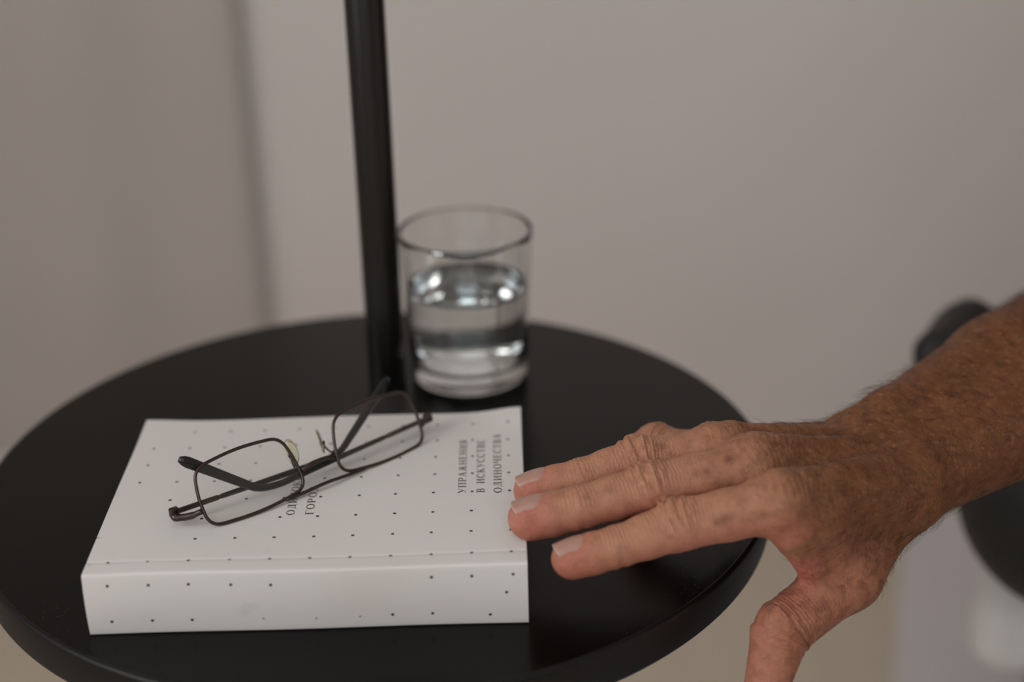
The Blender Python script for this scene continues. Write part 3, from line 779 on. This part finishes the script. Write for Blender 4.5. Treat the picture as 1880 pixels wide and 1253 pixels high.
# colour of the skin itself: tan grows from fingertips to forearm, pink tips and web
px_, dep = project(HV)
ssum = (HV - J['m_tip']) @ nrm(wr - J['m_tip'])
tan1 = sstep(ssum, 0.055, 0.135); tan2 = sstep(ssum, 0.14, 0.22)
c_f = np.array(lin(190, 136, 108)[:3]); c_d = np.array(lin(132, 86, 55)[:3]); c_a = np.array(lin(122, 77, 47)[:3]); c_p = np.array(lin(188, 114, 98)[:3])
col = c_f * (1 - tan1)[:, None] + c_d * tan1[:, None]
col = col * (1 - tan2)[:, None] + c_a * tan2[:, None]
side = near * sstep(-dors, -0.25, 0.45)
col = col + (c_p - col) * (0.55 * side)[:, None]
col = col + (c_p - col) * (0.75 * np.exp(-(tipd / 0.011) ** 2) * near)[:, None]
thm = np.linalg.norm(HV - J['t_ip'], axis=1); thm2 = np.linalg.norm(HV - (J['t_mcp'] * .5 + J['t_ip'] * .5), axis=1)
col = col + (np.array(lin(178, 118, 94)[:3]) - col) * (0.85 * (1 - sstep(np.minimum(thm, thm2), .022, .046)))[:, None]
web = np.linalg.norm(HV - at(1455, 1055, .014), axis=1)
col = col + (np.array(lin(210, 120, 112)[:3]) - col) * (0.6 * (1 - sstep(web, .006, .018)))[:, None]
facing = ((HV - CAMP) * HNm).sum(1) < 0
for (sx_, sy_, rr_, am) in [(1340, 838, .0022, .8), (1472, 815, .0026, .7), (1470, 829, .0016, .4), (1217, 818, .0024, .55), (1232, 828, .0018, .5), (1204, 826, .0014, .4), (1326, 958, .0026, .6), (1314, 963, .0016, .55), (1345, 950, .0020, .35),
                            (1300, 862, .0016, .45), (1277, 868, .0014, .4), (1228, 988, .0016, .4), (1095, 983, .0014, .3), (1078, 908, .0016, .35), (1115, 893, .0018, .3), (1600, 870, .003, .4), (1555, 900, .0025, .4), (1530, 1078, .0018, .4), (1460, 900, .002, .4), (1510, 850, .0025, .4), (1440, 860, .0018, .4), (1395, 945, .0018, .3), (1140, 838, .0014, .3)]:
    m = facing & (np.hypot(px_[:, 0] - sx_, px_[:, 1] - sy_) < 6)
    if not m.any(): continue
    ii = np.where(m)[0][np.argmin(dep[m])]
    w_ = am * np.exp(-(np.linalg.norm(HV - HV[ii], axis=1) / rr_) ** 2)
    col = col + (np.array(lin(96, 56, 34)[:3]) - col) * w_[:, None]
wrs = np.clip(dmask * (0.07 + 1.0 * np.exp(-(pipd / 0.011) ** 2) + 0.6 * np.exp(-(dipd / 0.006) ** 2)), 0, 1)
# skin material
k = N('aged_skin'); k.set(Roughness=0.48, IOR=1.4); k.b.inputs['Specular IOR Level'].default_value = 0.42
k.b.inputs['Subsurface Weight'].default_value = 0.12; k.b.inputs['Subsurface Radius'].default_value = (1.0, 0.35, 0.2); k.b.inputs['Subsurface Scale'].default_value = 0.003
at_c = k.n('ShaderNodeAttribute', attribute_name='tone'); at_w = k.n('ShaderNodeAttribute', attribute_name='fold'); at_s = k.n('ShaderNodeAttribute', attribute_name='along'); at_t = k.n('ShaderNodeAttribute', attribute_name='tan')
mott = k.noise(190, 4, 0.6); frk = k.noise(330, 3, 0.5)
c = k.mix(k.math('MULTIPLY', k.ramp(mott, 0.40, 0.68), k.math('ADD', k.math('MULTIPLY', at_t.outputs['Fac'], 0.30), 0.20)), at_c.outputs['Color'], lin(92, 52, 32))
c = k.mix(k.math('MULTIPLY', k.ramp(k.noise(420, 3), 0.52, 0.75), 0.22), c, lin(206, 156, 116))
c = k.mix(k.math('MULTIPLY', k.ramp(frk, 0.62, 0.72), k.math('ADD', k.math('MULTIPLY', at_t.outputs['Fac'], 0.38), 0.08)), c, lin(84, 48, 28))
c = k.mix(k.math('MULTIPLY', k.ramp(k.noise(60, 3), 0.5, 0.75), 0.10), c, lin(186, 122, 90))
k.l(c, k.b.inputs['Base Color'])
vor = k.n('ShaderNodeTexVoronoi', Scale=900.0, feature='DISTANCE_TO_EDGE')
mpv = k.n('ShaderNodeMapping'); mpv.inputs['Scale'].default_value = (1.6, 0.8, 1.0); k.l(k.obj(), mpv.inputs[0]); k.l(mpv.outputs[0], vor.inputs['Vector'])
wave = k.math('SINE', k.math('ADD', k.math('MULTIPLY', at_s.outputs['Fac'], 2 * math.pi / 0.00175), k.math('MULTIPLY', k.noise(260, 2), 9.0)))
mpx = k.n('ShaderNodeMapping'); mpx.inputs['Scale'].default_value = (1100, 260, 500); k.l(k.obj(), mpx.inputs[0])
cross = k.noise(1.0, 3, 0.6, mpx.outputs[0])
h = k.math('ADD', k.math('MULTIPLY', k.math('MULTIPLY', wave, at_w.outputs['Fac']), 0.45), k.math('MULTIPLY', k.ramp(vor.outputs['Distance'], 0.0, 0.25), 0.28))
h = k.math('ADD', h, k.math('MULTIPLY', cross, k.math('ADD', k.math('MULTIPLY', at_t.outputs['Fac'], 0.9), 0.25)))
k.bump(h, 0.8, 0.0005); M_skin = k.m
pers = empty('person', (elbow[0] + .2, elbow[1] + .25, FZ), 'seated person in dark clothes resting a bare right hand on the book edge', 'person')
body = mesh('arm_and_hand', HV, HF, M_skin, pers)
def attr(o, name, data, typ):
    a_ = o.data.attributes.new(name, typ, 'POINT')
    if typ == 'FLOAT_COLOR': a_.data.foreach_set('color', np.concatenate([np.clip(data, 0, 1), np.ones((len(data), 1))], 1).astype(np.float32).ravel())
    else: a_.data.foreach_set('value', np.asarray(data, np.float32))
attr(body, 'tone', col, 'FLOAT_COLOR'); attr(body, 'fold', wrs, 'FLOAT'); attr(body, 'along', sco, 'FLOAT'); attr(body, 'tan', np.clip(tan1, 0, 1), 'FLOAT')
# fingernails
k = N('fingernail'); k.set(Roughness=0.28, IOR=1.5); k.b.inputs['Subsurface Weight'].default_value = 0.1; k.b.inputs['Subsurface Scale'].default_value = 0.002
sxn = k.n('ShaderNodeAttribute', attribute_name='v')
c = k.mix(k.ramp(sxn.outputs['Fac'], 0.965, 0.985), k.mix(k.noise(400), lin(186, 146, 132), lin(174, 134, 120)), lin(200, 172, 154))
k.l(c, k.b.inputs['Base Color']); M_nail = k.m
def nail(tip, dip, r_, nn, w_ang=50, l0=-0.0085, l1=0.0060):
    a_ = nrm(tip - dip); n_ = nrm(nn - a_ * (nn @ a_)); b_ = np.cross(a_, n_)
    V = []; F = []; NU, NV_ = 14, 14; vv = []
    for lay in (0, 1):
        for j in range(NV_ + 1):
            v_ = j / NV_; x = l0 + (l1 - l0) * v_
            for i in range(NU + 1):
                u = -1 + 2 * i / NU
                # rounded cuticle and free edge
                xx = x - (0.0022 * u * u) * (v_ * 0.9) + 0.0006 * u * u * (1 - v_) ** 2
                R2 = r_ * (1.085 - 0.055 * v_ ** 2) + 0.0001
                th_ = math.radians(w_ang) * u * (1 - 0.62 * (1 - min(1, v_ / 0.38)) ** 2.2)
                e_ = 0.0004 - 0.0007 * abs(u) ** 6 - 0.0007 * (1 - v_) ** 8
                V.append(tip + a_ * xx + (n_ * math.cos(th_) + b_ * math.sin(th_)) * (R2 + (e_ if not lay else -0.0004) - 0.0002) - n_ * (0.0012 * v_ ** 2)); vv.append(v_)
    m = (NU + 1) * (NV_ + 1)
    for j in range(NV_):
        for i in range(NU):
            q = (j * (NU + 1) + i, j * (NU + 1) + i + 1, (j + 1) * (NU + 1) + i + 1, (j + 1) * (NU + 1) + i)
            F.append(q); F.append(tuple(m + t for t in q[::-1]))
    for i in range(NU):
        q = (NV_ * (NU + 1) + i, NV_ * (NU + 1) + i + 1); F.append((q[0], q[1], m + q[1], m + q[0]))
        q = (i + 1, i); F.append((q[0], q[1], m + q[1], m + q[0]))
    for j in range(NV_):
        a0, a1 = j * (NU + 1), (j + 1) * (NU + 1); F.append((a0, a1, m + a1, m + a0)); a0 += NU; a1 += NU; F.append((a1, a0, m + a0, m + a1))
    o = mesh('fingernail', V, F, M_nail, body)
    attr(o, 'v', vv, 'FLOAT')
for q in 'imrl': nail(J[q + '_tip'], J[q + '_dip'], FING[q][0], nh if q != 'l' else np.array([-1, 0, 0.4]))
nail(J['t_tip'], J['t_ip'], .0094, np.array([0.80, -0.25, 0.30]), 56, -0.006, 0.008)
# fine hairs on wrist, forearm and the back of the hand
M_hair = plain('arm_hair', lin(52, 38, 27), 0.5)
cand = np.where((ssum > 0.10) & (np.linalg.norm(HV - elbow, axis=1) > 0.03) & ((HV - elbow) @ dirf < 0.02) & (HNm @ nf > -0.55) & (np.minimum(thm, thm2) > .03))[0]
sel = rng.choice(cand, 5500, replace=False)
V = []; F = []
for ii in sel:
    p = HV[ii]; n_ = HNm[ii]
    t_ = -dirf * 0.5 - latf * (0.55 + rng.normal(0, .35)) + dirf * rng.normal(0, .35); t_ = nrm(t_ - n_ * (t_ @ n_))
    L_ = rng.uniform(.004, .011) * (0.6 + 0.5 * sstep(ssum[ii], .12, .2)); w_ = 0.00006; b_ = np.cross(n_, t_) * w_
    lift = rng.uniform(.12, .5)
    pts = [p - n_ * .0002, p + t_ * L_ * .35 + n_ * L_ * lift * .45, p + t_ * L_ * .7 + n_ * L_ * lift * .62, p + t_ * L_ + n_ * L_ * lift * .55]
    n0 = len(V)
    for i_, q in enumerate(pts):
        s_ = (1, .9, .65, .15)[i_]
        V += [q + b_ * s_, q - b_ * s_, q + n_ * w_ * s_ * 1.4]
    for i_ in range(3):
        for k_ in range(3):
            l_ = (k_ + 1) % 3; F.append((n0 + 3 * i_ + k_, n0 + 3 * i_ + l_, n0 + 3 * i_ + 3 + l_, n0 + 3 * i_ + 3 + k_))
ah = mesh('arm_hair', V, F, M_hair, body, kind='stuff')

# clothing: shirt with short sleeve, trousers
M_shirt = plain('black_cotton', lin(26, 27, 27), 0.85, nscale=40, namp=.15, bump=.3, bscale=900)
M_trous = plain('black_trouser_cloth', lin(28, 29, 28), 0.85, nscale=40, namp=.15, bump=.3, bscale=900)
def cloth(name, prims, k_, mat, vox=0.005, fold=0.004):
    V, F = surface([(k_, k_, prims)], k_, vox); V = relax(V, F, 3, .5); n_ = vnormals(V, F)
    V = V + n_ * (fold * (np.sin(V[:, 0] * 62 + 3 * np.sin(V[:, 2] * 31)) * np.sin(V[:, 1] * 40 + V[:, 2] * 55)))[:, None]
    return mesh(name, V, F, mat, pers)
pel = np.array([elbow[0] + .27, elbow[1] + .32, -0.06]); 
chest = pel + np.array([-.02, .02, .33]); sh2 = shoulder + np.array([.34, .02, .0])
flatY = (np.array([0, 1., 0]), 0.68)
cloth('shirt', [(elbow * .42 + shoulder * .58, shoulder, .056, .068, None), (shoulder, sh2, .066, .066, None), (pel, chest, .165, .185, flatY), (chest, (shoulder + sh2) / 2, .17, .11, flatY)], .05, M_shirt)
kn1 = np.array([0.545, 0.64, -0.115]); hp1 = np.array([pel[0] - .05, pel[1] - .02, -0.105]); kn2 = kn1 + np.array([.28, 0, 0]); hp2 = hp1 + np.array([.2, 0, 0])
ft1 = np.array([0.545, 0.61, FZ + .09]); ft2 = ft1 + np.array([.28, .0, 0])
cloth('trousers', [(hp1, kn1, .092, .080, None), (hp2, kn2, .092, .080, None), (kn1, ft1, .072, .058, None), (kn2, ft2, .072, .058, None), (hp1, hp2, .10, .10, None), (pel, pel + np.array([0, 0, .05]), .15, .15, flatY)], .05, M_trous)
M_shoe = plain('black_leather', lin(24, 23, 22), 0.4)
for f_ in (ft1, ft2):
    V, F = surface([(.03, .03, [(f_ + [0, .03, -.04], f_ + [0, -.16, -.055], .043, .030, None), (f_ + [0, .03, .02], f_ + [0, .02, -.04], .046, .043, None)])], .03, .004)
    V[:, 2] = np.maximum(V[:, 2], FZ + .011); mesh('shoe', V, F, M_shoe, pers)

# ------------------------------------------------------------------ armchair beside the table
M_cush = plain('white_upholstery', lin(240, 239, 236), 0.85, bump=.3, bscale=800)
M_pad2 = plain('black_arm_pad', lin(26, 27, 26), 0.6)
chx, chy = pel[0], pel[1]
ac = empty('armchair', (chx, chy, FZ), 'armchair with white seat cushion and padded black arms behind the forearm', 'armchair')
cv, cf = rbox((0.300, 0.890, -0.290), (chx + .12, chy + .24, -0.205), .038)
mesh('seat_cushion', [(p[0] + .5 * (p[1] - .905), p[1], p[2]) for p in cv], cf, M_cush, ac)
mesh('seat_frame', *rbox((0.42, 1.02, -0.315), (chx + .26, chy + .24, -0.275), .01), M_pad2, ac)
mesh('backrest', *rbox((chx - .10, chy + .19, -0.19), (chx + .25, chy + .28, 0.20), .04), M_cush, ac)
for s in (-1, 1):
    if s < 0:
        pr = [(np.array([.342, .830, -.098]), np.array([.372, .88, -.105]), .076, .076, None), (at(1724, 652, -.03), at(1786, 586, -.03), .017, .013, None), (np.array([.345, .86, -.09]), at(1760, 650, -.05), .05, .02, None)]
    else:
        pr = [(np.array([chx + .34, .815, -.115]), np.array([chx + .34, 1.05, -.115]), .07, .07, None)]
    V, F = surface([(.03, .03, pr)], .03, .005); mesh('arm_bolster', relax(V, F, 3), F, M_pad2, ac)
for sx_ in (-1, 1):
    for sy_ in (-1, 1):
        mesh('leg', *tube([(chx + .05 + sx_ * .16, chy + sy_ * .19, -.31), (chx + .05 + sx_ * .17, chy + sy_ * .21, FZ + .011)], [.016, .011], 12), M_pad2, ac)
